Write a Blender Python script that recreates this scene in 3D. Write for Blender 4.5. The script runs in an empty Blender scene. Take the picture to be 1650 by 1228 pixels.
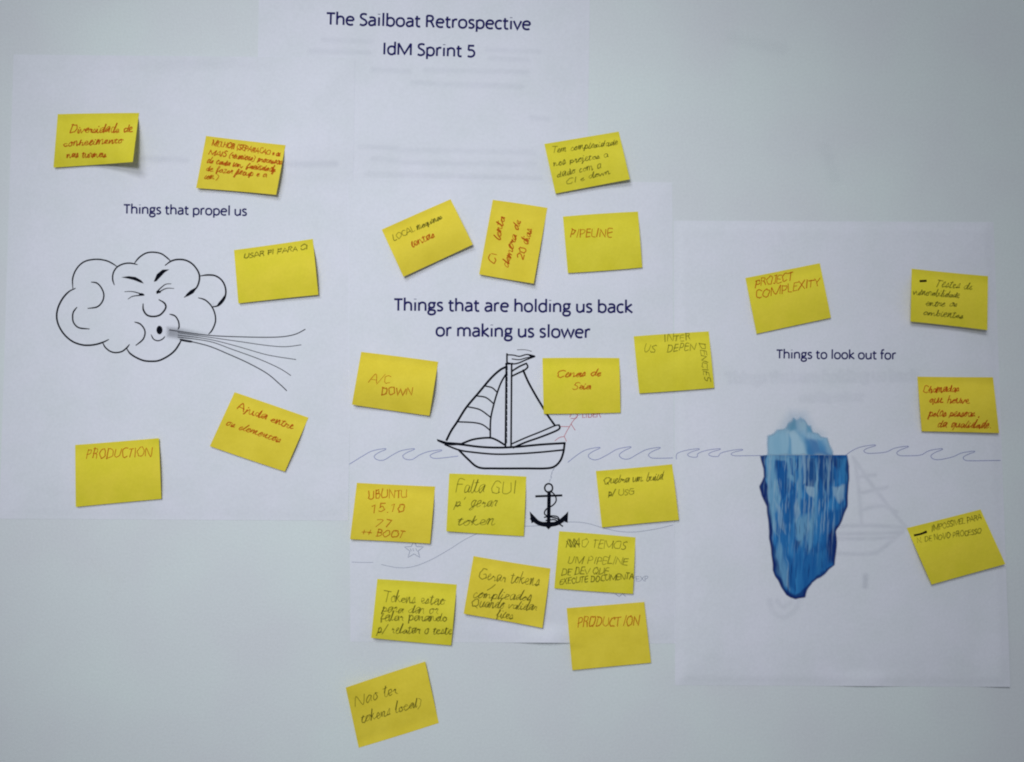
import bpy, math, random
import numpy as np

# ------------------------------------------------------------------ camera, light, exposure
scene = bpy.context.scene
D = 0.55                       # metres from the lens to the wall
WIDTH = 0.655                  # metres of wall across the frame (A4 sheets set the scale)
S = WIDTH / 1650.0             # metres per photograph pixel on the wall plane
cam_d = bpy.data.cameras.new('camera')
cam = bpy.data.objects.new('camera', cam_d)
scene.collection.objects.link(cam)
cam.location = (0, -D, 0)
cam.rotation_euler = (math.radians(90), 0, 0)
cam_d.sensor_width = 36.0
cam_d.lens = 36.0 * D / WIDTH
cam_d.clip_start = 0.01
cam_d.clip_end = 50
scene.camera = cam

world = bpy.data.worlds.new('World')
scene.world = world
world.use_nodes = True
bg = world.node_tree.nodes['Background']
bg.inputs['Color'].default_value = (0.85, 0.925, 1.0, 1)
bg.inputs['Strength'].default_value = 0.145


def aim(o, target):
    from mathutils import Vector
    d = Vector(target) - o.location
    o.rotation_euler = d.to_track_quat('-Z', 'Y').to_euler()


def PX(px, py, d=0.0):
    k = 1.0 - d / D
    return ((px - 825.0) * S * k, -d, (614.0 - py) * S * k)


# soft room lamp above and to the left of the camera
key_d = bpy.data.lights.new('room_lamp', 'SPOT')
key = bpy.data.objects.new('room_lamp', key_d)
scene.collection.objects.link(key)
key.location = (-0.20, -0.962, 0.30)
aim(key, (-0.068, 0, -0.025))
key_d.energy = 17.0
key_d.color = (0.94, 0.975, 1.0)
key_d.spot_size = math.radians(51.6)
key_d.spot_blend = 1.0
key_d.shadow_soft_size = 0.12

# added wide light, further off to the upper left, replacing some ambient
top_d = bpy.data.lights.new('added_wide_light', 'AREA')
top = bpy.data.objects.new('added_wide_light', top_d)
scene.collection.objects.link(top)
top.location = (-0.8, -2.2, 1.75)
aim(top, (0, 0, 0))
top_d.shape = 'RECTANGLE'
top_d.size = 1.3
top_d.size_y = 0.8
top_d.energy = 25.0
top_d.color = (0.92, 0.965, 1.0)

scene.view_settings.view_transform = 'Standard'
scene.view_settings.look = 'None'
scene.view_settings.exposure = 0.09
scene.view_settings.gamma = 1.0
scene.cycles.pixel_filter_type = 'BLACKMAN_HARRIS'
scene.cycles.filter_width = 2.0

random.seed(7)
rng = random.Random(11)
COL = scene.collection


# ------------------------------------------------------------------ materials
def mat(name, color, rough=0.75, spec=0.3, mottle=None, bump=None, tint=None, grain=0.022):
    m = bpy.data.materials.new(name)
    m.use_nodes = True
    nt = m.node_tree
    b = nt.nodes['Principled BSDF']
    b.inputs['Base Color'].default_value = (*color, 1)
    b.inputs['Roughness'].default_value = rough
    b.inputs['Specular IOR Level'].default_value = spec
    tc = nt.nodes.new('ShaderNodeTexCoord')
    if mottle:
        scale, amount = mottle
        c2 = tint or color
        n = nt.nodes.new('ShaderNodeTexNoise')
        n.inputs['Scale'].default_value = scale
        n.inputs['Detail'].default_value = 3
        nt.links.new(tc.outputs['Object'], n.inputs['Vector'])
        r = nt.nodes.new('ShaderNodeValToRGB')
        r.color_ramp.elements[0].position = 0.33
        r.color_ramp.elements[1].position = 0.67
        r.color_ramp.elements[0].color = (*[c * (1 - amount) for c in c2], 1)
        r.color_ramp.elements[1].color = (*[min(1, c * (1 + amount)) for c in color], 1)
        nt.links.new(n.outputs['Fac'], r.inputs['Fac'])
        g = nt.nodes.new('ShaderNodeTexNoise')           # paper fibre / paint speckle
        g.inputs['Scale'].default_value = 620
        g.inputs['Detail'].default_value = 2
        nt.links.new(tc.outputs['Object'], g.inputs['Vector'])
        mr = nt.nodes.new('ShaderNodeMapRange')
        mr.inputs['From Min'].default_value = 0.3
        mr.inputs['From Max'].default_value = 0.7
        mr.inputs['To Min'].default_value = 1 - grain
        mr.inputs['To Max'].default_value = 1 + grain
        nt.links.new(g.outputs['Fac'], mr.inputs['Value'])
        vm = nt.nodes.new('ShaderNodeVectorMath')
        vm.operation = 'SCALE'
        nt.links.new(r.outputs['Color'], vm.inputs[0])
        nt.links.new(mr.outputs['Result'], vm.inputs['Scale'])
        nt.links.new(vm.outputs['Vector'], b.inputs['Base Color'])
    if bump:
        scale, strength, dist = bump
        n = nt.nodes.new('ShaderNodeTexNoise')
        n.inputs['Scale'].default_value = scale
        n.inputs['Detail'].default_value = 5
        nt.links.new(tc.outputs['Object'], n.inputs['Vector'])
        bp = nt.nodes.new('ShaderNodeBump')
        bp.inputs['Strength'].default_value = strength
        bp.inputs['Distance'].default_value = dist
        nt.links.new(n.outputs['Fac'], bp.inputs['Height'])
        nt.links.new(bp.outputs['Normal'], b.inputs['Normal'])
    return m


def ghost(name, color, alpha):
    m = mat(name, color, 0.8, 0.1)
    m.node_tree.nodes['Principled BSDF'].inputs['Alpha'].default_value = alpha
    return m


PAPER = (0.778, 0.780, 0.872)
M_wall = mat('painted_wall', (0.718, 0.778, 0.79), 0.6, 0.3, mottle=(14, 0.022), tint=(0.732, 0.757, 0.80), bump=(700, 0.25, 0.0004))
M_paper = mat('office_paper', PAPER, 0.7, 0.25, mottle=(30, 0.016), tint=(0.762, 0.784, 0.85), bump=(160, 0.25, 0.0006))
M_note = [mat('yellow_note_paper', (0.83, 0.685, 0.055), 0.75, 0.15, mottle=(55, 0.03), tint=(0.80, 0.69, 0.040), bump=(220, 0.3, 0.0006)),
          mat('yellow_note_paper_warm', (0.85, 0.68, 0.060), 0.75, 0.15, mottle=(48, 0.035), tint=(0.82, 0.65, 0.045), bump=(200, 0.3, 0.0006)),
          mat('yellow_note_paper_lemon', (0.81, 0.705, 0.055), 0.75, 0.15, mottle=(60, 0.03), tint=(0.79, 0.685, 0.04), bump=(240, 0.3, 0.0006))]
M_text = mat('navy_print', (0.018, 0.016, 0.12), 0.8, 0.04)
M_black = mat('black_print', (0.003, 0.004, 0.010), 0.8, 0.04)
M_blackthin = ghost('thin_black_print', (0.02, 0.022, 0.035), 0.82)
M_red = ghost('red_marker_ink', (0.60, 0.10, 0.006), 0.66)
M_orange = ghost('orange_marker_ink', (0.60, 0.14, 0.006), 0.58)
M_dark = ghost('dark_pen_ink', (0.09, 0.085, 0.01), 0.50)
M_thickdark = mat('black_marker_ink', (0.010, 0.005, 0.004), 0.8, 0.04)
M_bluepen = ghost('blue_pen_ink', (0.10, 0.13, 0.46), 0.46)
M_greypen = ghost('grey_pen_ink', (0.13, 0.17, 0.30), 0.36)
M_redpen = ghost('red_pen_ink', (0.62, 0.08, 0.11), 0.66)


def vcol_mat(name):
    m = bpy.data.materials.new(name)
    m.use_nodes = True
    nt = m.node_tree
    b = nt.nodes['Principled BSDF']
    b.inputs['Roughness'].default_value = 0.6
    b.inputs['Specular IOR Level'].default_value = 0.2
    a = nt.nodes.new('ShaderNodeAttribute')
    a.attribute_name = 'print_colour'
    nt.links.new(a.outputs['Color'], b.inputs['Base Color'])
    nt.links.new(a.outputs['Alpha'], b.inputs['Alpha'])
    return m


M_print = vcol_mat('colour_print')


# ------------------------------------------------------------------ mesh helpers
def link_mesh(name, verts, faces, m, loc=(0, 0, 0), parent=None, smooth=False):
    me = bpy.data.meshes.new(name)
    lx, ly, lz = loc
    me.from_pydata([(x - lx, y - ly, z - lz) for x, y, z in verts], [], faces)
    me.materials.append(m)
    if smooth:
        me.polygons.foreach_set('use_smooth', [True] * len(me.polygons))
    me.update()
    o = bpy.data.objects.new(name, me)
    COL.objects.link(o)
    if parent is not None:
        o.parent = parent          # the parent carries the location
    else:
        o.location = loc
    return o


def sstep(t):
    t = 0.0 if t < 0 else 1.0 if t > 1 else t
    return t * t * (3 - 2 * t)


def quad_sd(q, x, y):
    """signed distance (px) to a convex quad TL,TR,BR,BL; positive inside"""
    best = 1e9
    for i in range(4):
        ax, ay = q[i]
        bx, by = q[(i + 1) % 4]
        L = math.hypot(bx - ax, by - ay)
        d = ((bx - ax) * (y - ay) - (by - ay) * (x - ax)) / L
        if d < best:
            best = d
    return best


def bil(q, u, v):
    (ax, ay), (bx, by), (cx, cy), (dx, dy) = q
    return ((1 - v) * ((1 - u) * ax + u * bx) + v * ((1 - u) * dx + u * cx),
            (1 - v) * ((1 - u) * ay + u * by) + v * ((1 - u) * dy + u * cy))


# ------------------------------------------------------------------ the stack of sheets
MM = 0.001
SHEETS = {   # corners TL, TR, BR, BL in photograph pixels on the wall plane
    'title': [(425, -455), (957, -452), (946, 302), (412, 298)],
    'left': [(22, 88), (572, 93), (561, 839), (-1, 836)],
    'middle': [(561, 288), (1083, 294), (1088, 1037), (565, 1034)],
    'right': [(1086, 356), (1601, 358), (1628, 1107), (1088, 1104)],
}
ORDER = ['title', 'left', 'middle', 'right']
WAVES = {k: [(rng.uniform(110, 300), rng.uniform(0, 6.28), rng.uniform(0, 6.28)) for _ in range(5)] for k in ORDER}


def wave(k, x, y):
    s = 0.0
    for lam, ph, th in WAVES[k]:
        s += math.sin((x * math.cos(th) + y * math.sin(th)) / lam * 6.283 * 0.8 + ph)
    return 0.5 + s / 10.0            # 0..1


def sheet_depth(k, x, y):
    q = SHEETS[k]
    d = quad_sd(q, x, y)
    base = 0.0
    for lo in ORDER[:ORDER.index(k)]:
        ql = SHEETS[lo]
        dl = quad_sd(ql, x, y)
        if dl > -9:
            base = max(base, sheet_depth(lo, x, y) * sstep((dl + 9) / 9.0))
    e = sstep(d / (17.0 if k == 'right' else 20.0))
    own = 0.12 * MM + e * ((0.62 if k == 'right' else 0.30) * MM) + sstep(d / 75.0) * 1.5 * MM * wave(k, x, y)
    if k == 'middle':                 # the bottom edge has come off the wall here
        own += 2.6 * MM * math.exp(-((x - 880) / 38.0) ** 2) * sstep(1 - (1035 - y) / 34.0)
    if k == 'right':
        own += 1.3 * MM * math.exp(-((x - 1395) / 40.0) ** 2) * sstep(1 - (1105 - y) / 30.0)
        own += 1.6 * MM * sstep((y - 700) / 400.0) * sstep(1 - (1626 - x) / 60.0)
    if k == 'left':
        own += 1.2 * MM * math.exp(-((x - 320) / 140.0) ** 2) * sstep(1 - (y - 90) / 25.0)
    return base + own


def stack_depth(x, y):
    base = 0.0
    for k in ORDER:
        d = quad_sd(SHEETS[k], x, y)
        if d > -9:
            base = max(base, sheet_depth(k, x, y) * sstep((d + 9) / 9.0))
    return base


def slab(pts_fn, nu, nv, thick):
    """closed thin sheet: front grid plus back grid `thick` behind it"""
    V, F = [], []
    for side in (0, 1):
        for j in range(nv + 1):
            for i in range(nu + 1):
                px, py, dep = pts_fn(i / nu, j / nv)
                V.append(PX(px, py, dep - side * thick))
    n = (nu + 1) * (nv + 1)
    for j in range(nv):
        for i in range(nu):
            a = j * (nu + 1) + i
            F.append((a, a + nu + 1, a + nu + 2, a + 1))
            F.append((n + a, n + a + 1, n + a + nu + 2, n + a + nu + 1))
    ring = [i for i in range(nu + 1)] + [j * (nu + 1) + nu for j in range(1, nv + 1)] + \
           [nv * (nu + 1) + i for i in range(nu - 1, -1, -1)] + [j * (nu + 1) for j in range(nv - 1, 0, -1)]
    m = len(V)                       # the cut edge has vertices of its own so that it shades crisply
    V += [V[a] for a in ring] + [V[n + a] for a in ring]
    R_ = len(ring)
    for i in range(R_):
        j = (i + 1) % R_
        F.append((m + i, m + j, m + R_ + j, m + R_ + i))
    return V, F


# ------------------------------------------------------------------ strokes
def spline(pts, n=6):
    if len(pts) < 3:
        return list(pts)
    out = []
    P = [pts[0]] + list(pts) + [pts[-1]]
    for i in range(1, len(P) - 2):
        p0, p1, p2, p3 = P[i - 1], P[i], P[i + 1], P[i + 2]
        for s in range(n):
            t = s / n
            out.append(tuple(0.5 * (2 * p1[c] + (p2[c] - p0[c]) * t + (2 * p0[c] - 5 * p1[c] + 4 * p2[c] - p3[c]) * t * t
                                    + (3 * p1[c] - p0[c] - 3 * p2[c] + p3[c]) * t ** 3) for c in range(2)))
    out.append(tuple(pts[-1]))
    return out


def resample(pts, step):
    out = [pts[0]]
    for a, b in zip(pts, pts[1:]):
        L = math.hypot(b[0] - a[0], b[1] - a[1])
        k = max(1, int(L / step))
        for i in range(1, k + 1):
            out.append((a[0] + (b[0] - a[0]) * i / k, a[1] + (b[1] - a[1]) * i / k))
    return out


class Ink:
    def __init__(self, depth_fn, off=0.10 * MM):
        self.V, self.F, self.fn, self.off, self.n = [], [], depth_fn, off, 0
        self.log = []

    def v(self, x, y, extra=0.0):
        self.V.append(PX(x, y, self.fn(x, y) + self.off + extra))
        return len(self.V) - 1

    def stroke(self, pts, w, taper=False, cap=True, wf=None):
        self.log.append((pts, w, taper, cap, wf))
        pts = resample(pts, 5.0)
        P = [pts[0]]
        for p in pts[1:]:
            if math.hypot(p[0] - P[-1][0], p[1] - P[-1][1]) > 0.05:
                P.append(p)
        if len(P) < 2:
            return
        self.n += 1
        ex = 0.003 * MM * (self.n % 12)
        m = len(P)
        if cap:
            a, b = P[0], P[1]
            L = math.hypot(b[0] - a[0], b[1] - a[1]); k = w * 0.35 / L
            P[0] = (a[0] - (b[0] - a[0]) * k, a[1] - (b[1] - a[1]) * k)
            a, b = P[-1], P[-2]
            L = math.hypot(b[0] - a[0], b[1] - a[1]); k = w * 0.35 / L
            P[-1] = (a[0] - (b[0] - a[0]) * k, a[1] - (b[1] - a[1]) * k)
        prev = None
        for i, p in enumerate(P):
            a = P[max(0, i - 1)]
            b = P[min(m - 1, i + 1)]
            tx, ty = b[0] - a[0], b[1] - a[1]
            L = math.hypot(tx, ty) or 1e-6
            nx, ny = -ty / L, tx / L
            miter = 1.0
            if 0 < i < m - 1:
                s1 = (p[0] - a[0], p[1] - a[1])
                l1 = math.hypot(*s1) or 1e-6
                c = abs((s1[0] * -ny * -1 + s1[1] * nx * -1) / l1) if False else abs((s1[0] * tx + s1[1] * ty) / (l1 * L))
                miter = 1.0 / max(0.6, c)
            t = i / (m - 1)
            ww = w * 0.5 * miter
            if taper:
                ww *= 0.45 + 0.55 * min(1.0, 7 * t + 0.1, 7 * (1 - t) + 0.1)
            if wf:
                ww *= wf(t)
            l = self.v(p[0] + nx * ww, p[1] + ny * ww, ex)
            r = self.v(p[0] - nx * ww, p[1] - ny * ww, ex)
            if prev:
                self.F.append((prev[0], prev[1], r, l))
            prev = (l, r)

    def poly(self, pts):
        self.n += 1
        ex = 0.003 * MM * (self.n % 12)
        ids = [self.v(x, y, ex) for x, y in pts]
        self.F.append(tuple(ids))

    def disc(self, cx, cy, rx, ry, n=16):
        self.poly([(cx + rx * math.cos(i * 6.2832 / n), cy + ry * math.sin(i * 6.2832 / n)) for i in range(n)])

    def build(self, name, m, parent):
        loc = tuple(parent['_loc'])
        # children of children share the root's origin
        o = link_mesh(name, self.V, self.F, m, loc, parent)
        o['_loc'] = loc
        return o


# ------------------------------------------------------------------ a skeleton alphabet (thousandths of an em)
G = {
 'T': (487, 'L 20,600 467,600|L 243,600 243,0'),
 'h': (525, 'L 90,690 90,0|S 90,320 150,400 240,440 340,430 405,385 432,300 435,200 435,0'),
 'e': (498, 'L 75,250 430,250|S 430,250 425,340 370,415 260,445 150,415 85,330 65,230 85,120 150,45 250,15 340,20 415,45'),
 'S': (459, 'S 400,570 320,605 230,610 130,580 85,490 120,400 230,335 340,270 395,170 360,70 260,20 160,15 50,60'),
 'a': (479, 'S 90,410 170,440 250,440 340,415 385,340 388,200 388,0|S 388,265 280,262 160,240 82,180 75,100 130,30 220,20 320,55 388,130'),
 'i': (229, 'L 115,450 115,0|D 115,615'),
 'l': (229, 'L 115,690 115,0'),
 'b': (525, 'L 90,690 90,0|S 90,340 160,415 270,440 390,400 450,300 455,180 410,70 310,15 200,20 90,100'),
 'o': (527, 'S 263,445 160,420 85,340 65,225 85,110 160,35 263,10 365,35 440,110 460,225 440,340 365,420 263,445'),
 't': (335, 'S 130,580 130,350 130,130 160,40 230,15 310,25|L 20,430 300,430'),
 'R': (543, 'L 95,610 95,0|S 95,600 250,605 370,570 415,470 370,360 250,325 95,320|L 280,320 350,240 470,0'),
 'r': (349, 'L 90,450 90,0|S 90,320 150,410 220,445 320,435'),
 's': (391, 'S 330,410 260,440 180,445 100,410 80,340 120,280 200,240 290,190 325,120 280,45 190,15 50,40'),
 'p': (525, 'L 90,450 90,-180|S 90,340 160,415 270,440 390,400 450,300 455,180 410,70 310,15 200,20 90,100'),
 'c': (423, 'S 380,400 310,440 220,440 120,390 70,290 68,180 110,70 200,15 290,20 385,55'),
 'v': (452, 'L 25,450 226,10 427,450'),
 'I': (252, 'L 126,620 126,0'),
 'd': (525, 'L 435,690 435,0|S 435,340 365,415 255,440 135,400 75,300 70,180 115,70 215,15 325,20 435,100'),
 'M': (855, 'L 95,0 95,620|L 95,620 427,60 760,620|L 760,620 760,0'),
 'n': (525, 'L 90,450 90,0|S 90,320 150,400 240,440 340,430 405,385 432,300 435,200 435,0'),
 'g': (471, 'S 225,445 120,400 90,300 130,200 230,170 330,200 365,300 330,400 225,445|L 290,430 450,430|S 130,190 90,130 130,70 250,50 370,30 415,-50 370,-150 230,-190 100,-160 50,-80 90,10 150,50'),
 'u': (525, 'S 85,450 85,200 100,90 170,25 260,15 350,60 435,150|L 435,450 435,0'),
 'k': (455, 'L 90,690 90,0|L 400,450 110,240 430,0'),
 'm': (799, 'L 90,450 90,0|S 90,330 150,410 230,440 330,425 390,350 400,250 400,0|S 400,330 470,415 550,440 650,420 700,340 710,250 710,0'),
 'w': (715, 'L 25,450 185,10 357,440 530,10 690,450'),
 'f': (305, 'S 300,670 220,680 150,640 130,550 130,400 130,0|L 20,430 280,430'),
 'j': (239, 'S 115,450 115,0 90,-140 0,-180|D 115,615'),
 'q': (525, 'L 435,450 435,-180|S 435,340 365,415 255,440 135,400 75,300 70,180 115,70 215,15 325,20 435,100'),
 'x': (433, 'L 30,450 400,0|L 400,450 30,0'),
 'y': (453, 'L 30,450 230,10|S 430,450 230,10 150,-150 40,-180'),
 'z': (395, 'L 40,440 360,440 40,10 370,10'),
 'A': (579, 'L 20,0 290,620 560,0|L 110,210 470,210'),
 'B': (544, 'L 95,0 95,610|S 95,600 270,600 380,550 390,450 330,360 95,330|S 95,330 300,330 430,270 440,140 360,40 240,10 95,10'),
 'C': (533, 'S 480,540 380,605 260,600 130,530 75,380 75,230 140,80 260,15 380,15 490,70'),
 'D': (615, 'L 95,0 95,610|S 95,610 300,600 460,520 530,350 510,180 420,60 280,10 95,10'),
 'E': (488, 'L 430,600 95,600 95,10 440,10|L 95,325 400,325'),
 'F': (459, 'L 430,600 95,600 95,0|L 95,325 400,325'),
 'G': (631, 'S 540,550 430,605 290,600 150,530 80,380 80,230 150,80 280,15 420,20 540,70|L 350,300 550,300 550,60'),
 'H': (623, 'L 95,620 95,0|L 530,620 530,0|L 95,320 530,320'),
 'J': (319, 'S 220,610 220,200 190,60 100,10 20,40|L 60,610 330,610'),
 'K': (520, 'L 95,620 95,0|L 470,620 110,310 490,0'),
 'L': (420, 'L 95,620 95,10 400,10'),
 'N': (646, 'L 95,0 95,620 550,0 550,620'),
 'O': (662, 'S 330,610 180,560 90,430 75,300 110,130 220,30 330,10 450,40 550,140 585,310 560,440 470,570 330,610'),
 'P': (517, 'L 95,0 95,610|S 95,610 260,605 400,560 430,450 390,330 270,270 95,265'),
 'Q': (662, 'S 330,610 180,560 90,430 75,300 110,130 220,30 330,10 450,40 550,140 585,310 560,440 470,570 330,610|L 380,130 600,-60'),
 'U': (642, 'S 95,620 95,220 150,70 320,10 490,70 545,220 545,620'),
 'V': (567, 'L 20,620 280,0 540,620'),
 'W': (890, 'L 20,620 220,0 445,600 670,0 870,620'),
 'X': (519, 'L 40,0 470,620|L 40,620 480,0'),
 'Y': (487, 'L 20,620 243,320 466,620|L 243,320 243,0'),
 'Z': (468, 'L 40,600 420,600 40,10 430,10'),
 '0': (507, 'S 253,610 140,560 80,430 75,300 100,130 170,30 253,10 340,30 410,130 435,300 420,440 360,570 253,610'),
 '1': (507, 'L 110,490 260,610 260,0'),
 '2': (507, 'S 80,520 160,600 280,605 380,540 390,430 320,310 200,170 80,20|L 80,15 430,15'),
 '3': (507, 'S 90,570 220,610 350,570 370,450 300,350 180,325|S 180,325 340,300 410,200 380,80 250,10 70,50'),
 '5': (507, 'L 400,600 120,600 105,350|S 105,350 200,372 310,360 400,290 425,190 385,80 280,20 180,15 70,45'),
 '6': (507, 'S 380,590 240,540 130,400 80,220 130,60 250,10 370,60 410,180 360,300 250,340 130,280'),
 '7': (507, 'L 60,600 430,600 200,0'),
 '+': (498, 'L 60,300 430,300|L 245,110 245,490'),
 '/': (386, 'L 20,-60 350,660'),
 '.': (252, 'D 125,40'),
 ',': (250, 'L 140,60 80,-100'),
 "'": (220, 'L 110,640 90,470'),
 '-': (306, 'L 40,250 270,250'),
 '(': (303, 'S 240,680 120,480 90,250 130,30 240,-150'),
 ')': (303, 'S 60,680 180,480 210,250 170,30 60,-150'),
 '!': (326, 'L 160,620 160,180|D 160,40'),
 '?': (463, 'S 60,560 160,620 300,600 350,490 270,370 200,300 195,180|D 195,40'),
 '~': (400, 'S 60,640 140,700 240,650 320,710'),
 ' ': (226, ''),
}


CUR = {
 'a': (370, '300,330 200,385 90,310 60,150 130,15 240,90 310,340 305,100 350,20'),
 'b': (340, '50,220 130,650 85,400 70,80 170,0 270,150 200,300 320,260'),
 'c': (300, '250,320 150,385 60,210 120,10 280,70'),
 'd': (380, '290,330 150,385 60,190 140,10 270,160 325,700 295,110 360,20'),
 'e': (290, '50,150 200,240 185,370 85,330 60,120 140,0 270,70'),
 'f': (270, '40,150 190,620 130,690 90,300 70,-180 150,-60 100,110 250,130'),
 'g': (350, '290,330 150,385 60,190 160,20 290,340 265,-100 150,-210 80,-110 330,110'),
 'h': (350, '40,220 130,680 65,0 130,290 230,360 255,150 280,10 340,50'),
 'i': (190, '60,350 55,80 110,0 180,60', (80, 520)),
 'j': (200, '80,350 60,-120 0,-180', (90, 520)),
 'k': (340, '40,220 120,680 55,0 90,190 230,370 110,210 250,0 330,50'),
 'l': (190, '40,220 130,680 65,300 70,60 120,0 180,60'),
 'm': (520, '30,300 60,390 60,0 100,310 190,380 210,0 255,310 350,380 380,60 430,0 510,50'),
 'n': (360, '30,300 60,390 60,0 120,310 220,380 240,60 290,0 350,50'),
 'o': (330, '210,375 80,290 70,80 180,0 285,130 220,350 200,375 320,330'),
 'p': (340, '40,300 75,390 35,-220 70,210 180,385 285,220 200,15 90,70 320,60'),
 'q': (350, '290,330 150,385 60,190 160,20 290,340 270,-230 340,50'),
 'r': (260, '30,280 90,400 90,320 190,340 180,100 250,20'),
 's': (270, '30,60 155,390 200,150 120,0 40,40 260,60'),
 't': (230, '60,220 110,580 75,100 140,0 220,60', 'bar'),
 'u': (370, '40,370 50,80 140,0 250,120 285,370 280,80 330,0 370,50'),
 'v': (310, '30,360 120,10 235,360 300,330'),
 'w': (430, '30,360 110,10 210,330 300,10 380,360 420,330'),
 'x': (310, '30,360 260,0 160,180 270,370 40,10 300,40'),
 'y': (340, '40,370 80,100 180,60 265,370 240,-50 120,-210 90,-90 330,110'),
 'z': (300, '40,360 230,370 60,10 180,30 290,50'),
}


def write(ink, s, p0, p1, em, w, slant, r, wild):
    """joined handwriting: one running stroke per word, capitals and signs set apart"""
    adv = 0
    for c in s:
        adv += CUR[c][0] if c in CUR else (G[c][0] * 0.92 if c != ' ' else 260)
    L = math.hypot(p1[0] - p0[0], p1[1] - p0[1])
    kx, ky = L / adv, em / 1000.0
    ux, uy = (p1[0] - p0[0]) / L, (p1[1] - p0[1]) / L
    nx, ny = uy, -ux
    x = 0.0
    run = []

    def put(gx, gy, o=0.0):
        lx = (x + gx + slant * gy) * kx
        ly = gy * ky + o
        return (p0[0] + ux * lx + nx * ly, p0[1] + uy * lx + ny * ly)

    def flush():
        if len(run) > 2:
            pr = r.uniform(0, 6.3); ink.stroke(spline(run, 4), w, wf=lambda t: 1 + 0.35 * math.sin(pr + t * 3.1 * len(run) / 5))
        run.clear()
    for c in s:
        j = wild * 32
        if c in CUR:
            g = CUR[c]
            sy = 1 + r.uniform(-0.22, 0.22) * wild
            o = r.uniform(-1, 1) * em * 0.025 * wild
            for q in g[1].split(' '):
                a, b = q.split(',')
                run.append(put(float(a) + r.uniform(-j, j), float(b) * sy + r.uniform(-j, j), o))
            if len(g) > 2:
                if g[2] == 'bar':
                    ink.stroke([put(-10, 420 * sy), put(210, 440 * sy)], w * 0.9)
                else:
                    a, b = g[2]
                    ink.stroke([put(a, b * sy), put(a + 25, b * sy + 20)], w * 1.1)
            x += g[0]
            if r.random() < 0.16:
                flush()
        else:
            flush()
            lift = r.uniform(-28, 28) * wild
            a0 = G[c][0] * 0.92 if c != ' ' else 260
            for st in filter(None, G[c][1].split('|')):
                P = [tuple(float(t) for t in q.split(',')) for q in st[2:].split(' ')]
                if st[0] == 'D':
                    P = [P[0], (P[0][0] + 20, P[0][1] - 20)]
                P = [(q[0] * 0.92 + r.uniform(-j, j) * 1.6, q[1] * (1 + lift / 250) + lift + r.uniform(-j, j) * 1.6) for q in P]
                if len(P) > 2:
                    P = spline(P, 4) if st[0] == 'S' or r.random() < 0.3 else P
                ink.stroke([put(*q) for q in P], w * r.uniform(0.75, 1.3))
            x += a0
    flush()


def text(ink, s, p0, p1, em=None, w=None, slant=0.0, jit=0.0, wild=0.0, seed=0, vflip=1):
    """one line of lettering from p0 to p1 (baseline ends, photograph pixels)"""
    r = random.Random(seed * 131 + len(s))
    adv = sum(G[c][0] for c in s)
    lead = 55
    L = math.hypot(p1[0] - p0[0], p1[1] - p0[1])
    kx = L / (adv - 2 * lead)
    em = em if em else kx * 1000
    ky = em / 1000.0
    ux, uy = (p1[0] - p0[0]) / L, (p1[1] - p0[1]) / L
    nx, ny = uy, -ux                     # up, in image pixels
    x = -lead
    for c in s:
        a, g = G[c]
        dy = r.uniform(-1, 1) * wild * em * 0.06
        sc = 1 + r.uniform(-1, 1) * wild * 0.16
        rot = r.uniform(-1, 1) * wild * 0.10
        for st in filter(None, g.split('|')):
            kind, rest = st[0], st[2:]
            P = [tuple(float(t) for t in q.split(',')) for q in rest.split(' ')]
            if kind == 'D':
                P = [(P[0][0], P[0][1] - 14), (P[0][0], P[0][1] + 14)]
            if jit:
                P = [(q[0] + r.uniform(-1, 1) * jit * 60, q[1] + r.uniform(-1, 1) * jit * 60) for q in P]
            if kind == 'S' or (jit and len(P) > 2 and c.islower()):
                P = spline(P, 4)
            Q = []
            for q in P:
                gx = (q[0] - a / 2) * sc
                gy = q[1] * sc
                gx, gy = gx - rot * gy, gy + rot * gx
                lx = (x + a / 2 + gx + slant * gy) * kx
                ly = gy * ky + dy
                Q.append((p0[0] + ux * lx + nx * ly, p0[1] + uy * lx + ny * ly))
            ink.stroke(Q, (w or em * 0.106) * (1.25 if kind == 'D' and not jit else 1.0), cap=bool(jit))
        x += a
    return ink


# ------------------------------------------------------------------ the wall
def tagged(o, label=None, cat=None, group=None, kind=None):
    if label: o['label'] = label
    if cat: o['category'] = cat
    if group: o['group'] = group
    if kind: o['kind'] = kind
    return o


V = [(-1.6, 0, -1.3), (1.6, 0, -1.3), (1.6, 0, 1.3), (-1.6, 0, 1.3), (-1.6, 0.1, -1.3), (1.6, 0.1, -1.3), (1.6, 0.1, 1.3), (-1.6, 0.1, 1.3)]
F = [(0, 1, 2, 3), (5, 4, 7, 6), (1, 5, 6, 2), (4, 0, 3, 7), (3, 2, 6, 7), (4, 5, 1, 0)]
wall = tagged(link_mesh('wall', V, F, M_wall), kind='structure')

wall['_loc'] = (0, 0, 0)


# ------------------------------------------------------------------ the printed sheets
def build_sheet(k, label):
    q = SHEETS[k]
    w = math.hypot(q[1][0] - q[0][0], q[1][1] - q[0][1])
    h = math.hypot(q[3][0] - q[0][0], q[3][1] - q[0][1])

    def fn(u, v):
        x, y = bil(q, u, v)
        return x, y, sheet_depth(k, x, y)
    V, F = slab(fn, int(w / 4.5), int(h / 4.5), 0.1 * MM)
    cx, cy = bil(q, 0.5, 0.5)
    loc = PX(cx, cy, 0)
    o = link_mesh('paper_sheet', V, F, M_paper, loc, None, smooth=True)
    n_front_ring = 2 * (int(w / 4.5) + int(h / 4.5))
    for p in o.data.polygons[-n_front_ring:]:
        p.use_smooth = False
    o['_loc'] = loc
    tagged(o, label, 'paper sheet', 'printed sheets fixed to the wall')
    return o


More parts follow.
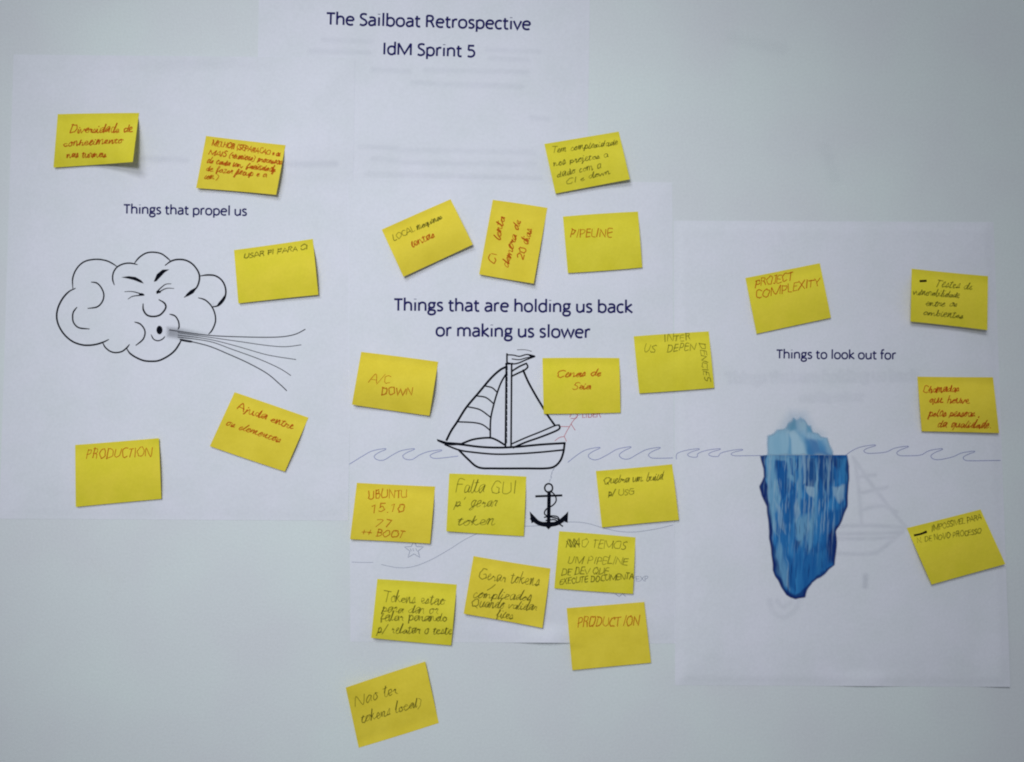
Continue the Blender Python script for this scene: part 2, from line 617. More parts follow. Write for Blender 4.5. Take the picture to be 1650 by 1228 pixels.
def on(k, off=0.10 * MM):
    return Ink(lambda x, y: sheet_depth(k, x, y), off)


title = build_sheet('title', 'topmost white sheet with the heading The Sailboat Retrospective IdM Sprint 5')
left = build_sheet('left', 'white sheet at left with the blowing cloud and the heading Things that propel us')
middle = build_sheet('middle', 'central white sheet with the sailboat and anchor under Things that are holding us back')
right = build_sheet('right', 'white sheet at right with the blue iceberg and the heading Things to look out for')

for sh, k, lines in (
    (title, 'title', [('The Sailboat Retrospective', (527, 39.5), (854, 48)), ('IdM Sprint 5', (617, 87.5), (765, 92))]),
    (left, 'left', [('Things that propel us', (200, 344), (397, 347.5))]),
    (middle, 'middle', [('Things that are holding us back', (636, 500.5), (1018, 504)), ('or making us slower', (703, 541.5), (950, 544.5))]),
    (right, 'right', [('Things to look out for', (1252, 577.5), (1443, 579))])):
    for s, a, b in lines:
        ink = on(k)
        text(ink, s, a, b)
        ink.build('printed_heading', M_text, sh)


def tf(ox, oy, s):
    return lambda pts: [(ox + x / s, oy + y / s) for x, y in pts]


# ---- the blowing cloud
C = tf(80, 390, 5.5)
cl = on('left')
OUT = 1.75
for pts, w in [
    ([(205, 410), (203, 330), (225, 260), (270, 200), (330, 165), (420, 153), (500, 165), (555, 190), (600, 220)], OUT),
    ([(225, 412), (170, 440), (115, 500), (75, 580), (62, 660), (80, 740), (130, 820), (200, 880), (280, 910), (350, 915), (420, 905), (480, 885), (520, 865)], 2.1),
    ([(572, 378), (558, 330), (565, 270), (600, 220), (660, 192), (720, 188), (775, 200)], OUT),
    ([(750, 190), (790, 140), (850, 100), (915, 90), (985, 102), (1035, 135), (1075, 172)], OUT),
    ([(1025, 205), (1075, 170), (1130, 155), (1200, 160), (1265, 195), (1315, 260), (1328, 320), (1310, 390), (1270, 435), (1195, 488)], 2.0),
    ([(1340, 300), (1400, 292), (1470, 300), (1530, 345), (1560, 420), (1550, 500), (1500, 560), (1440, 575)], 2.0),
    ([(1320, 495), (1380, 515), (1435, 570), (1465, 640), (1468, 710), (1440, 780), (1410, 815)], OUT),
    ([(370, 355), (420, 365), (460, 410), (480, 470), (465, 530), (420, 575), (340, 588)], OUT),
    ([(240, 580), (210, 620), (203, 670), (215, 720), (260, 760), (350, 770)], OUT),
    ([(470, 890), (490, 930), (530, 965), (580, 980), (640, 970), (685, 935), (705, 910)], OUT),
    ([(680, 940), (710, 985), (760, 1020), (830, 1050), (900, 1057), (970, 1050), (1050, 1010), (1110, 960), (1150, 900), (1165, 870)], 2.1),
    ([(1160, 866), (1210, 876), (1262, 884)], 2.6),
    ([(828, 550), (830, 600), (860, 645), (910, 660), (970, 650), (1010, 615), (1030, 575), (1015, 540), (970, 512)], 2.1),
    ([(1065, 640), (1110, 655), (1140, 700), (1147, 750), (1138, 772)], OUT),
    ([(755, 710), (800, 725), (835, 765), (845, 810), (825, 865), (765, 915)], OUT),
    ([(900, 822), (920, 860), (960, 875), (1000, 860), (1020, 838)], 1.4),
]:
    cl.stroke(spline(C(pts)), w * 1.3, taper=True)
# the thick inked corners of the right-hand bumps
cl.poly(C([(1195, 490), (1230, 478), (1275, 452), (1312, 395), (1290, 405), (1245, 430), (1212, 462)]))
cl.poly(C([(1475, 572), (1515, 555), (1552, 500), (1550, 470), (1525, 505), (1495, 540)]))
cloud = cl.build('cloud_drawing', M_black, left)
for pts in ([(635, 312), (700, 303), (760, 310), (810, 338), (835, 368), (800, 358), (750, 338), (700, 325)],
            [(1060, 243), (1000, 245), (950, 285), (922, 352), (945, 347), (985, 305), (1020, 268)]):
    e = on('left', 0.14 * MM); e.poly(C(pts)); e.build('eyebrow', M_black, cloud)
for strokes, blob in (([[(665, 440), (740, 440), (835, 468)], [(695, 505), (740, 480), (835, 470)]], (812, 464)),
                      ([[(1075, 370), (1020, 378), (950, 440)], [(1100, 412), (1030, 412), (950, 455)]], (965, 442))):
    e = on('left', 0.14 * MM)
    for s in strokes:
        e.stroke(spline(C(s)), 1.5, wf=lambda t: 0.5 + 0.8 * t)
    bx, by = C([blob])[0]
    e.disc(bx, by, 4.0, 2.0)
    e.build('closed_eye', M_black, cloud)
e = on('left', 0.14 * MM)
mx, my = C([(973, 780)])[0]
e.disc(mx, my, 4.9, 7.0)
e.build('mouth', M_black, cloud)
C2 = tf(0, 380, 3.0)
e = on('left', 0.13 * MM)
for pts, w in [([(820, 455), (1000, 480), (1150, 488), (1330, 490), (1420, 478), (1475, 452)], 1.5),
               ([(860, 468), (1010, 490), (1150, 510), (1290, 530), (1380, 536), (1455, 527)], 1.1),
               ([(860, 480), (1010, 500), (1150, 535), (1290, 575), (1430, 598)], 1.1),
               ([(860, 490), (1010, 510), (1120, 548), (1250, 595), (1350, 640), (1405, 675)], 1.2),
               ([(870, 500), (1000, 530), (1100, 570), (1200, 615), (1290, 665), (1350, 715), (1385, 748)], 1.6)]:
    e.stroke(spline(C2(pts)), w)
e.build('wind_line', M_blackthin, cloud)


def paint(name, k, bbox, step, fn, parent, m, off=0.09 * MM):
    """a printed picture as a fine grid lying on its sheet: fn(X, Y) -> rgb (n,3), alpha (n)"""
    x0, y0, x1, y1 = bbox
    nx, ny = int((x1 - x0) / step), int((y1 - y0) / step)
    gx = np.linspace(x0, x1, nx + 1); gy = np.linspace(y0, y1, ny + 1)
    Xg, Yg = np.meshgrid(gx, gy)
    rgb, al = fn(Xg.ravel(), Yg.ravel())
    dep = (lambda x, y: sheet_depth(k, x, y)) if k else (lambda x, y: 0.0)
    keep = {}
    V, F, Cc = [], [], []

    def vid(i):
        if i not in keep:
            keep[i] = len(V)
            x, y = float(Xg.flat[i]), float(Yg.flat[i])
            V.append(PX(x, y, dep(x, y) + off))
            Cc.append((*rgb[i], al[i]))
        return keep[i]
    for j in range(ny):
        for i in range(nx):
            a = j * (nx + 1) + i
            ids = (a, a + nx + 1, a + nx + 2, a + 1)
            if max(al[t] for t in ids) > 0.004:
                F.append(tuple(vid(t) for t in ids))
    o = link_mesh(name, V, F, m, tuple(parent['_loc']), parent, smooth=True)
    o['_loc'] = tuple(parent['_loc'])
    at = o.data.color_attributes.new('print_colour', 'FLOAT_COLOR', 'POINT')
    at.data.foreach_set('color', np.array(Cc, dtype=np.float32).ravel())
    return o


def pip(X, Y, poly):
    ins = np.zeros(X.shape, bool)
    n = len(poly)
    for i in range(n):
        x1, y1 = poly[i]; x2, y2 = poly[(i + 1) % n]
        c = (y1 > Y) != (y2 > Y)
        xi = (x2 - x1) * (Y - y1) / ((y2 - y1) or 1e-9) + x1
        ins ^= c & (X < xi)
    return ins


def edge_dist(X, Y, poly):
    d = np.full(X.shape, 1e9)
    n = len(poly)
    for i in range(n):
        x1, y1 = poly[i]; x2, y2 = poly[(i + 1) % n]
        dx, dy = x2 - x1, y2 - y1
        t = np.clip(((X - x1) * dx + (Y - y1) * dy) / (dx * dx + dy * dy), 0, 1)
        d = np.minimum(d, np.hypot(X - x1 - t * dx, Y - y1 - t * dy))
    return d


def soft(X, Y, poly, w):
    d = edge_dist(X, Y, poly)
    sd = np.where(pip(X, Y, poly), d, -d)
    t = np.clip(sd / w * 0.5 + 0.5, 0, 1)
    return t * t * (3 - 2 * t)


def faint(name, k, strokes, parent, alpha, blur, color=(0.36, 0.38, 0.46)):
    """soft translucent marks: print of the page behind, or rubbed dirt"""
    xs = [p[0] for pts, w in strokes for p in pts]; ys = [p[1] for pts, w in strokes for p in pts]
    pad = blur + max(w for pts, w in strokes) + 2

    def fn(X, Y):
        best = np.zeros(X.shape)
        for pts, w in strokes:
            P = spline(pts, 4) if len(pts) > 2 else pts
            for (x1, y1), (x2, y2) in zip(P, P[1:]):
                dx, dy = x2 - x1, y2 - y1
                L2 = dx * dx + dy * dy
                if L2 < 1e-6:
                    continue
                m = (X > min(x1, x2) - pad) & (X < max(x1, x2) + pad) & (Y > min(y1, y2) - pad) & (Y < max(y1, y2) + pad)
                if not m.any():
                    continue
                t = np.clip(((X[m] - x1) * dx + (Y[m] - y1) * dy) / L2, 0, 1)
                d = np.hypot(X[m] - x1 - t * dx, Y[m] - y1 - t * dy)
                best[m] = np.maximum(best[m], np.exp(-(np.maximum(0, d - w * 0.3) / blur) ** 2))
        best *= 0.7 + 0.5 * vnoise(X / 14, Y / 11)
        best[best < 0.06] = 0
        return np.tile(np.array([color]), (X.size, 1)), best * alpha
    bb = (max(-40, min(xs) - pad), max(-20, min(ys) - pad), max(xs) + pad, max(ys) + pad)
    return paint(name, k, bb, 2.2, fn, parent, M_print, 0.06 * MM)


class Rec:
    """collects lettering strokes instead of meshing them"""
    def __init__(self): self.out = []
    def stroke(self, pts, w, **kw): self.out.append((list(pts), w))


_nr = np.random.RandomState(3)
_tab = _nr.rand(64, 64)


def vnoise(x, y):
    xi, yi = np.floor(x).astype(int), np.floor(y).astype(int)
    fx, fy = x - xi, y - yi
    fx = fx * fx * (3 - 2 * fx); fy = fy * fy * (3 - 2 * fy)
    a = _tab[xi % 64, yi % 64]; b = _tab[(xi + 1) % 64, yi % 64]; c = _tab[xi % 64, (yi + 1) % 64]; d = _tab[(xi + 1) % 64, (yi + 1) % 64]
    return (a * (1 - fx) + b * fx) * (1 - fy) + (c * (1 - fx) + d * fx) * fy


# grey airbrush tones that belong to the printed cloud
def cloud_tone(X, Y):
    a = 0.42 * soft(X, Y, C([(1045, 760), (1130, 765), (1300, 795), (1420, 815), (1300, 850), (1170, 862), (1110, 848), (1045, 835)]), 5) * np.clip(1 - (X - 275) / 75, 0.15, 1)
    b = 0.55 * soft(X, Y, C([(700, 925), (760, 950), (800, 1000), (830, 1045), (760, 1018), (700, 965)]), 3)
    cx, cy = C([(1400, 430)])[0]
    r = np.hypot(X - cx, Y - cy)
    c = 0.22 * np.clip((r - 20) / 9, 0, 1) * soft(X, Y, C([(1345, 310), (1470, 300), (1550, 400), (1545, 500), (1450, 565), (1340, 480)]), 3) * ((Y - cy) * 0.7 + (X - cx) * 0.7 > 5)
    al = np.clip(a + b + c, 0, 1)
    return np.tile(np.array([[0.16, 0.17, 0.20]]), (X.size, 1)), al


paint('airbrushed_tone', 'left', (258, 480, 345, 585), 1.5, cloud_tone, cloud, M_print, 0.07 * MM)

# ---- the sailboat
B = tf(700, 560, 4.091)
hull = on('middle')
for pts, w in [([(70, 630), (180, 640), (300, 655), (420, 660), (540, 655), (700, 640), (860, 630)], 2.6),
               ([(185, 632), (260, 605), (360, 595), (410, 610), (460, 640)], 2.4),
               ([(70, 640), (160, 675), (250, 690), (400, 703), (550, 700), (700, 690), (850, 675)], 2.1),
               ([(160, 675), (220, 735), (290, 790), (400, 797), (600, 797), (730, 797), (790, 785), (830, 745), (850, 690), (858, 632)], 2.6)]:
    hull.stroke(spline(B(pts)), w * 1.3)
hull.poly(B([(15, 603), (80, 622), (185, 630), (190, 642), (110, 646), (60, 636), (20, 618)]))
sail = on('middle')
for pts, w in [([(585, 150), (620, 230), (670, 320), (715, 395), (745, 445), (795, 515)], 2.6),
               ([(472, 128), (430, 150), (370, 205), (290, 300), (210, 395), (150, 490), (110, 550), (80, 610)], 2.7),
               ([(475, 170), (440, 230), (410, 310), (385, 400), (370, 480), (368, 592)], 2.1),
               ([(340, 255), (380, 265), (408, 290)], 1.7), ([(285, 320), (340, 330), (390, 370)], 1.7),
               ([(225, 392), (300, 410), (370, 460)], 1.7), ([(160, 490), (260, 495), (320, 510), (365, 545)], 1.7)]:
    sail.stroke(spline(B(pts)), w * 1.3)
mast = on('middle', 0.14 * MM)
for pts, w in [([(478, 42), (478, 110)], 2.2), ([(474, 106), (468, 655)], 2.5), ([(509, 106), (505, 650)], 2.3), ([(470, 108), (514, 106)], 2.2),
               ([(512, 155), (560, 125), (605, 105)], 2.2), ([(514, 187), (560, 165), (592, 150), (615, 128), (606, 105)], 2.2),
               ([(820, 510), (826, 530), (800, 550), (700, 590), (600, 625), (520, 660)], 2.4),
               ([(510, 635), (600, 595), (700, 555), (795, 515), (822, 512)], 1.9)]:
    mast.stroke(spline(B(pts)) if len(pts) > 2 else B(pts), w * 1.2)
for k in range(14):                      # the grain hatching inside the mast
    y = 120 + k * 37
    mast.stroke(B([(480 - k * 0.3, y), (481 - k * 0.3, y + 28)]), 1.2)
flag = on('middle', 0.14 * MM)
for pts, w in [([(478, 48), (520, 50), (560, 58), (610, 46), (660, 56)], 1.9), ([(480, 100), (520, 108), (560, 100), (605, 80), (660, 60)], 2.2),
               ([(512, 75), (560, 80), (605, 68), (650, 62)], 1.6), ([(545, 15), (600, 15), (640, 25)], 0.8)]:
    flag.stroke(spline(B(pts)), w)
flag.poly(B([(612, 46), (668, 58), (608, 84), (634, 63)]))
boat = hull.build('sailboat_drawing', M_black, middle)
sail.build('sail', M_black, boat); mast.build('mast', M_black, boat); flag.build('pennant', M_black, boat)

anchor = on('middle')
anchor.stroke(spline(B([(753 + 26 * math.cos(t * 0.5236), 926 + 28 * math.sin(t * 0.5236)) for t in range(13)])), 2.6, cap=False)
anchor.stroke(B([(670, 981), (838, 975)]), 3.4)
anchor.stroke(B([(756, 955), (752, 1180)]), 5.8)
anchor.stroke(spline(B([(645, 1125), (690, 1158), (752, 1168), (815, 1156), (862, 1120)])), 7.2)
anchor.poly(B([(628, 1080), (684, 1138), (660, 1150), (640, 1158), (634, 1130)]))
anchor.poly(B([(882, 1080), (878, 1156), (856, 1146), (830, 1134)]))
anchor.poly(B([(705, 1150), (800, 1150), (752, 1200)]))
anch = anchor.build('anchor_drawing', M_black, middle)
rope = on('middle', 0.15 * MM)
rope.stroke(spline(B([(765, 945), (795, 975), (802, 1010), (780, 1040), (735, 1068), (728, 1100), (770, 1118), (812, 1130), (822, 1160), (845, 1178)])), 2.1)
rope.stroke(spline(B([(735, 1140), (790, 1135), (815, 1150)])), 2.0)
rope.stroke(spline(B([(725, 1120), (765, 1110), (812, 1116), (826, 1145)])), 2.0)
rope.build('anchor_rope', M_black, anch)
ch = on('middle')
for a, b in (((790, 797), (780, 812)), ((776, 818), (772, 838)), ((768, 844), (770, 862)), ((764, 868), (758, 884))):
    ch.stroke(B([a, b]), 1.2)
ch.build('anchor_chain_line', M_greypen, middle)


# ---- pen drawings: waves, sea bed, starfish, figure
def waves(ink, start, crests, end, w=1.15):
    pts = [start]
    for i, (cx, cy, ty) in enumerate(crests):
        h = ty - cy
        pts += [(cx - 27, cy + h * 0.55), (cx - 13, cy + h * 0.14), (cx + 6, cy - 1), (cx + 8, cy + 0.5), (cx - 3, cy + h * 0.30), (cx - 10, cy + h * 0.62), (cx - 6, cy + h * 0.92), (cx + 5, ty - 0.5)]
    pts.append(end)
    ink.stroke(spline(pts, 5), w)


pw = on('middle')
waves(pw, (563, 748), [(613, 724, 742), (659, 724, 741), (703, 726, 739)], (738, 735))
pw.build('pen_wave', M_bluepen, middle)
pw = on('middle')
waves(pw, (915, 745), [(958, 722, 741), (1008, 721, 740), (1055, 722, 739)], (1084, 738))
pw.build('pen_wave', M_bluepen, middle)
pw = on('right')
waves(pw, (1090, 740), [(1118, 724, 737), (1152, 724, 736), (1188, 725, 735)], (1226, 734), 1.05)
pw.build('pen_wave', M_bluepen, right)
pw = on('right')
waves(pw, (1362, 734), [(1402, 718, 731), (1455, 720, 735), (1510, 724, 741), (1562, 728, 743)], (1612, 742), 1.15)
pw.build('pen_wave', M_bluepen, right)
R3 = tf(550, 740, 2.946)
sb = on('middle')
sb.stroke(spline(R3([(50, 488), (100, 490), (150, 490)])), 0.9)
sb.stroke(spline(R3([(190, 500), (270, 515), (340, 510), (420, 480), (510, 430), (580, 385), (650, 350)])), 0.95)
sb.stroke(spline(R3([(870, 318), (930, 316), (1000, 305), (1080, 298), (1160, 303), (1240, 325), (1320, 343), (1400, 345), (1500, 330), (1575, 312)])), 0.95)
sb.build('pen_sea_bed', M_greypen, middle)
st = on('middle')
sp = []
for i in range(11):
    a = -math.pi / 2 + i * math.pi / 5
    rr = 16 if i % 2 == 0 else 7
    sp.append((667 + rr * math.cos(a), 886 + rr * 0.95 * math.sin(a)))
st.stroke(sp, 1.2)
for dx in (-4, 0, 5):
    st.stroke([(665 + dx, 884), (667 + dx, 888)], 1.0)
st.build('pen_starfish', M_greypen, middle)
R4 = tf(865, 570, 7.227)
rf = on('middle')
for p in ([(210, 1015), (265, 975), (320, 965)], [(320, 960), (350, 900), (380, 850), (410, 800), (450, 750), (480, 715)], [(275, 847), (380, 850)], [(400, 820), (445, 890)], [(320, 965), (345, 1020)]):
    rf.stroke(spline(R4(p)), 1.0)
rf.stroke(spline([(918, 672), (922, 666), (930, 668), (928, 674), (920, 674)]), 1.0)
text(rf, 'LIDER', (938, 673), (968, 672), em=14, w=1.1, jit=0.6, wild=0.5, seed=5)
rf.build('pen_figure', M_redpen, middle)
ov = on('middle')
text(ov, 'EXP', (1025, 937), (1045, 936), em=13, w=1.0, jit=0.6, wild=0.5, seed=6)
ov.stroke(spline([(992, 957), (998, 961), (1003, 957), (1008, 961)]), 1.3)
ov.build('pen_scribble', M_greypen, middle)

# ---- print of the pages behind, showing through
rows = [((64, 520, 600, 3)), ((80, 785, 870, 3)), ((82, 500, 595, 3)), ((94, 790, 850, 3)), ((112, 600, 660, 4)), ((113, 685, 850, 4)), ((133, 665, 720, 3)), ((136, 715, 840, 5)),
        ((190, 855, 885, 4)), ((236, 580, 640, 3)), ((242, 640, 860, 4)), ((256, 600, 640, 4)), ((262, 650, 860, 4)), ((280, 590, 730, 4)), ((284, 740, 870, 4))]
faint('show_through_print', 'title', [([(a, y), (b, y + 3)], w) for y, a, b, w in rows], title, 0.048, 3.4)
faint('show_through_print', 'left', [([(352, 262), (420, 265), (540, 264)], 5), ([(210, 255), (300, 258)], 4)], left, 0.07, 4)
rc = Rec(); text(rc, 'Things that are holding us back', (1172, 616), (1478, 612), em=22, w=4)
faint('show_through_print', 'right', rc.out, right, 0.05, 3.2)
rc = Rec(); text(rc, 'or making us slower', (1290, 646), (1390, 644), em=15, w=3)
faint('show_through_print', 'right', rc.out, right, 0.045, 3.4)
faint('show_through_print', 'right', [([(1375, 738), (1400, 775), (1435, 820), (1462, 852)], 3), ([(1378, 742), (1384, 790), (1388, 843)], 2.5),
      ([(1384, 768), (1410, 765)], 2), ([(1386, 795), (1430, 785)], 2), ([(1388, 822), (1420, 815), (1445, 825)], 2.5),
      ([(1350, 848), (1400, 847), (1460, 850)], 3), ([(1350, 860), (1400, 860), (1455, 858)], 2.5), ([(1348, 868), (1400, 868), (1440, 866)], 2),
      ([(1350, 892), (1405, 892), (1430, 878), (1455, 855)], 3)], right, 0.09, 2.6)
faint('show_through_print', 'right', [([(1240, 968), (1246, 986), (1262, 994), (1280, 984), (1288, 966)], 4), ([(1252, 968), (1262, 978), (1274, 970)], 4)], right, 0.06, 3.5)
faint('show_through_print', 'right', [([(1395, 928), (1394, 945)], 5)], right, 0.12, 3)
faint('rubbed_mark', None, [([(150, 905), (170, 925)], 4), ([(178, 915), (196, 935)], 5), ([(186, 950), (180, 966)], 4), ([(165, 930), (182, 944)], 4)], wall, 0.05, 4, (0.9, 0.9, 0.85))
faint('rubbed_mark', None, [([(1180, 60), (1260, 80)], 6), ([(1330, 240), (1345, 290)], 5)], wall, 0.035, 9)

# ---- the iceberg print
I = tf(1180, 640, 3.411)
SUB = I([(155, 325), (188, 318), (190, 318), (630, 318), (640, 380), (638, 480), (632, 600), (600, 680), (570, 740), (572, 800), (560, 920), (510, 970), (440, 1020),
         (412, 1060), (400, 1098), (350, 1108), (300, 1090), (270, 1045), (240, 990), (222, 950), (220, 880), (205, 780), (190, 600), (160, 540), (152, 490), (175, 435), (172, 395)])
TOP = I([(190, 320), (192, 250), (197, 215), (228, 205), (250, 186), (282, 182), (306, 166), (318, 140), (330, 108), (350, 122), (372, 104), (396, 114), (408, 148), (428, 160), (442, 190), (470, 196), (488, 214), (522, 224), (536, 262), (549, 318)])
TIP = I([(260, 180), (300, 110), (320, 85), (400, 90), (450, 180), (500, 205), (350, 200)])
LIGHT, MIDC, BLUE, NAVY, PALE = (0.19, 0.42, 0.62), (0.035, 0.22, 0.50), (0.004, 0.10, 0.36), (0.001, 0.010, 0.14), (0.36, 0.54, 0.68)
FACETS = [
    ([(190, 320), (235, 320), (250, 480), (270, 560), (230, 640), (250, 760), (215, 720), (190, 560), (185, 430)], LIGHT, 10, .85),
    ([(235, 322), (295, 322), (320, 460), (345, 500), (270, 565), (245, 450)], BLUE, 8, .9),
    ([(295, 320), (345, 320), (345, 470), (310, 440)], LIGHT, 8, .75),
    ([(318, 330), (328, 330), (335, 440), (322, 430)], BLUE, 4, .8),
    ([(365, 322), (375, 322), (378, 560), (360, 640), (350, 560)], LIGHT, 8, .8),
    ([(385, 322), (405, 322), (400, 470), (388, 480)], PALE, 6, .7),
    ([(405, 335), (460, 335), (455, 495), (400, 485)], NAVY, 8, .6),
    ([(470, 325), (600, 325), (585, 370), (560, 480), (540, 560), (480, 640), (470, 480)], BLUE, 12, .75),
    ([(520, 325), (615, 330), (590, 400), (560, 370)], NAVY, 10, .55),
    ([(398, 485), (455, 495), (448, 562), (405, 520)], PALE, 6, .85),
    ([(560, 490), (615, 480), (612, 560), (590, 580), (555, 535)], PALE, 10, .75),
    ([(465, 330), (470, 480), (455, 640), (420, 770), (400, 830), (440, 640), (455, 480)], LIGHT, 8, .7),
    ([(510, 330), (516, 330), (510, 560), (500, 600)], LIGHT, 5, .6),
    ([(285, 570), (345, 510), (355, 640), (330, 700), (280, 700)], BLUE, 16, .75),
    ([(370, 560), (440, 560), (430, 640), (375, 650)], BLUE, 14, .6),
    ([(345, 680), (420, 640), (430, 720), (380, 820), (345, 770)], LIGHT, 16, .75),
    ([(340, 790), (380, 790), (350, 850)], NAVY, 8, .6),
    ([(500, 640), (625, 600), (570, 730), (560, 900), (480, 980), (500, 820)], BLUE, 20, .8),
    ([(610, 600), (580, 700), (520, 760), (530, 900), (560, 920), (572, 800), (570, 740), (600, 680)], NAVY, 14, .85),
    ([(255, 760), (290, 900), (320, 1060), (285, 1040), (235, 930)], LIGHT, 12, .65),
    ([(215, 790), (245, 850), (260, 980), (300, 1070), (260, 1030), (225, 950)], NAVY, 10, .7),
    ([(300, 840), (340, 900), (350, 1060), (315, 1030)], BLUE, 14, .7),
    ([(390, 850), (480, 800), (490, 960), (400, 1060)], BLUE, 16, .6),
    ([(460, 860), (520, 830), (500, 950), (470, 980)], MIDC, 14, .6),
    ([(290, 1060), (350, 1085), (410, 1050), (405, 1098), (350, 1110), (300, 1092)], NAVY, 8, .8),
    ([(152, 325), (188, 322), (178, 395), (160, 370)], NAVY, 4, .95),
    ([(152, 490), (175, 435), (190, 500), (200, 640), (225, 840), (230, 960), (215, 900), (190, 600), (160, 540)], NAVY, 8, .9),
    ([(405, 316), (640, 316), (630, 335), (405, 334)], BLUE, 7, .85),
    ([(470, 318), (560, 318), (556, 460), (520, 520), (480, 430)], NAVY, 12, .45),
    ([(575, 340), (640, 340), (636, 470), (612, 470), (590, 420)], MIDC, 8, .7),
    ([(232, 560), (262, 600), (300, 760), (262, 720)], PALE, 8, .5),
    ([(352, 560), (372, 640), (350, 700), (344, 600)], PALE, 6, .6),
    ([(425, 700), (455, 640), (440, 800), (410, 860)], LIGHT, 8, .55),
    ([(300, 880), (312, 960), (318, 1060), (304, 1040)], PALE, 5, .5),
    ([(190, 318), (300, 318), (296, 345), (192, 350)], LIGHT, 8, .8),
]
TOPF = [
    ([(195, 215), (300, 170), (320, 240), (300, 318), (190, 320)], (0.30, 0.53, 0.70), 9, .85),
    ([(300, 180), (350, 180), (400, 230), (410, 318), (310, 318)], (0.42, 0.62, 0.76), 8, .75),
    ([(310, 200), (325, 230), (330, 318), (305, 318)], (0.09, 0.32, 0.56), 7, .75),
    ([(345, 175), (400, 220), (440, 290), (430, 318), (410, 318), (395, 250)], (0.14, 0.37, 0.60), 10, .75),
    ([(420, 230), (500, 250), (548, 318), (430, 318)], (0.03, 0.17, 0.45), 12, .8),
    ([(450, 215), (525, 225), (545, 300), (480, 260)], (0.25, 0.47, 0.68), 12, .7),
    ([(320, 140), (345, 130), (330, 180), (300, 185)], (0.18, 0.40, 0.58), 8, .7),
    ([(395, 120), (410, 150), (450, 190), (410, 190)], (0.10, 0.36, 0.58), 8, .75),
    ([(330, 110), (345, 118), (352, 170), (318, 190), (322, 150)], (0.10, 0.33, 0.52), 7, .7),
    ([(365, 130), (400, 140), (395, 180), (370, 175)], (0.38, 0.60, 0.75), 6, .8),
    ([(400, 225), (425, 240), (450, 318), (420, 318)], (0.03, 0.20, 0.48), 7, .7),
    ([(465, 235), (500, 240), (520, 290), (490, 300)], (0.08, 0.30, 0.58), 8, .7),
    ([(225, 230), (262, 200), (270, 318), (225, 318)], (0.25, 0.48, 0.66), 10, .6),
]

def iceberg(X, Y):
    wx = X + (vnoise(X / 9, Y / 14) - 0.5) * 5
    wy = Y + (vnoise(X / 7 + 9, Y / 9) - 0.5) * 4
    streak = vnoise((wx + (Y - 730) * 0.05) / 3.2, wy / 45) * 0.6 + vnoise(wx / 1.6 + 5, wy / 26) * 0.4
    base = np.array(BLUE)[None] * (1 - streak[:, None]) + np.array(MIDC)[None] * streak[:, None] * 1.25
    rgb = base.copy()
    for pts, c, w, a in FACETS:
        m = (soft(wx, wy, I(pts), w / 3.6) * a * (0.65 + 0.5 * streak))[:, None].clip(0, 1)
        rgb = rgb * (1 - m) + np.array(c)[None] * m
    st2 = vnoise(X / 2.0 + 31, Y / 60 + 7)
    m = (np.clip((st2 - 0.62) * 3, 0, 1) * 0.45 * np.clip((Y - 732) / 15, 0, 1) * np.clip((900 - Y) / 60, 0, 1))[:, None]
    rgb = rgb * (1 - m) + np.array(LIGHT)[None] * m
    sp = vnoise((X + (Y - 730) * 0.06) / 1.5 + 11, Y / 34 + 3)
    m = (np.clip((sp - 0.70) * 5, 0, 1) * 0.5 * (X < 1345) * np.clip((915 - Y) / 80, 0, 1))[:, None]
    rgb = rgb * (1 - m) + np.array(PALE)[None] * m
    m = (np.clip((0.26 - sp) * 6, 0, 1) * 0.5)[:, None]
    rgb = rgb * (1 - m) + np.array(NAVY)[None] * m
    dsub = edge_dist(wx, wy, SUB)
    m = (np.clip(1.5 - dsub / (2.2 + 2.6 * vnoise(X / 11, Y / 13)), 0, 1) * (np.clip((Y - 733) / 10, 0, 1) ** 2) * 0.8)[:, None]       # inked rim of the underwater part
    rgb = rgb * (1 - m) + np.array(NAVY)[None] * m
    asub = soft(X * 0.6 + wx * 0.4, Y * 0.5 + wy * 0.5, SUB, 1.6)
    top = np.tile(np.array([[0.30, 0.50, 0.68]]), (X.size, 1)) * (0.85 + 0.3 * streak[:, None])
    for pts, c, w, a in TOPF:
        m = (soft(wx, wy, I(pts), w / 2.2) * a)[:, None]
        top = top * (1 - m) + np.array(c)[None] * m
    atop = soft(wx, wy, TOP, 3.0) * (0.68 + 0.32 * np.clip((Y - 672) / 30, 0, 1))
    atip = soft(X, Y, TIP, 12.0) * 0.22
    isub = (Y >= 733.5)
    al = np.where(isub, asub, np.maximum(atop, atip))
    out = np.where(isub[:, None], rgb, top)
    line = (np.clip(1 - np.abs(Y - 733.3) / 0.9, 0, 1) * (X > 1236) * (X < 1300) * 0.25)[:, None]
    out = out * (1 - line) + np.array(PALE)[None] * line
    return out, al


paint('iceberg_print', 'right', (1218, 652, 1374, 970), 1.15, iceberg, right, M_print, 0.12 * MM)

# ------------------------------------------------------------------ the sticky notes
THICK = 0.12 * MM


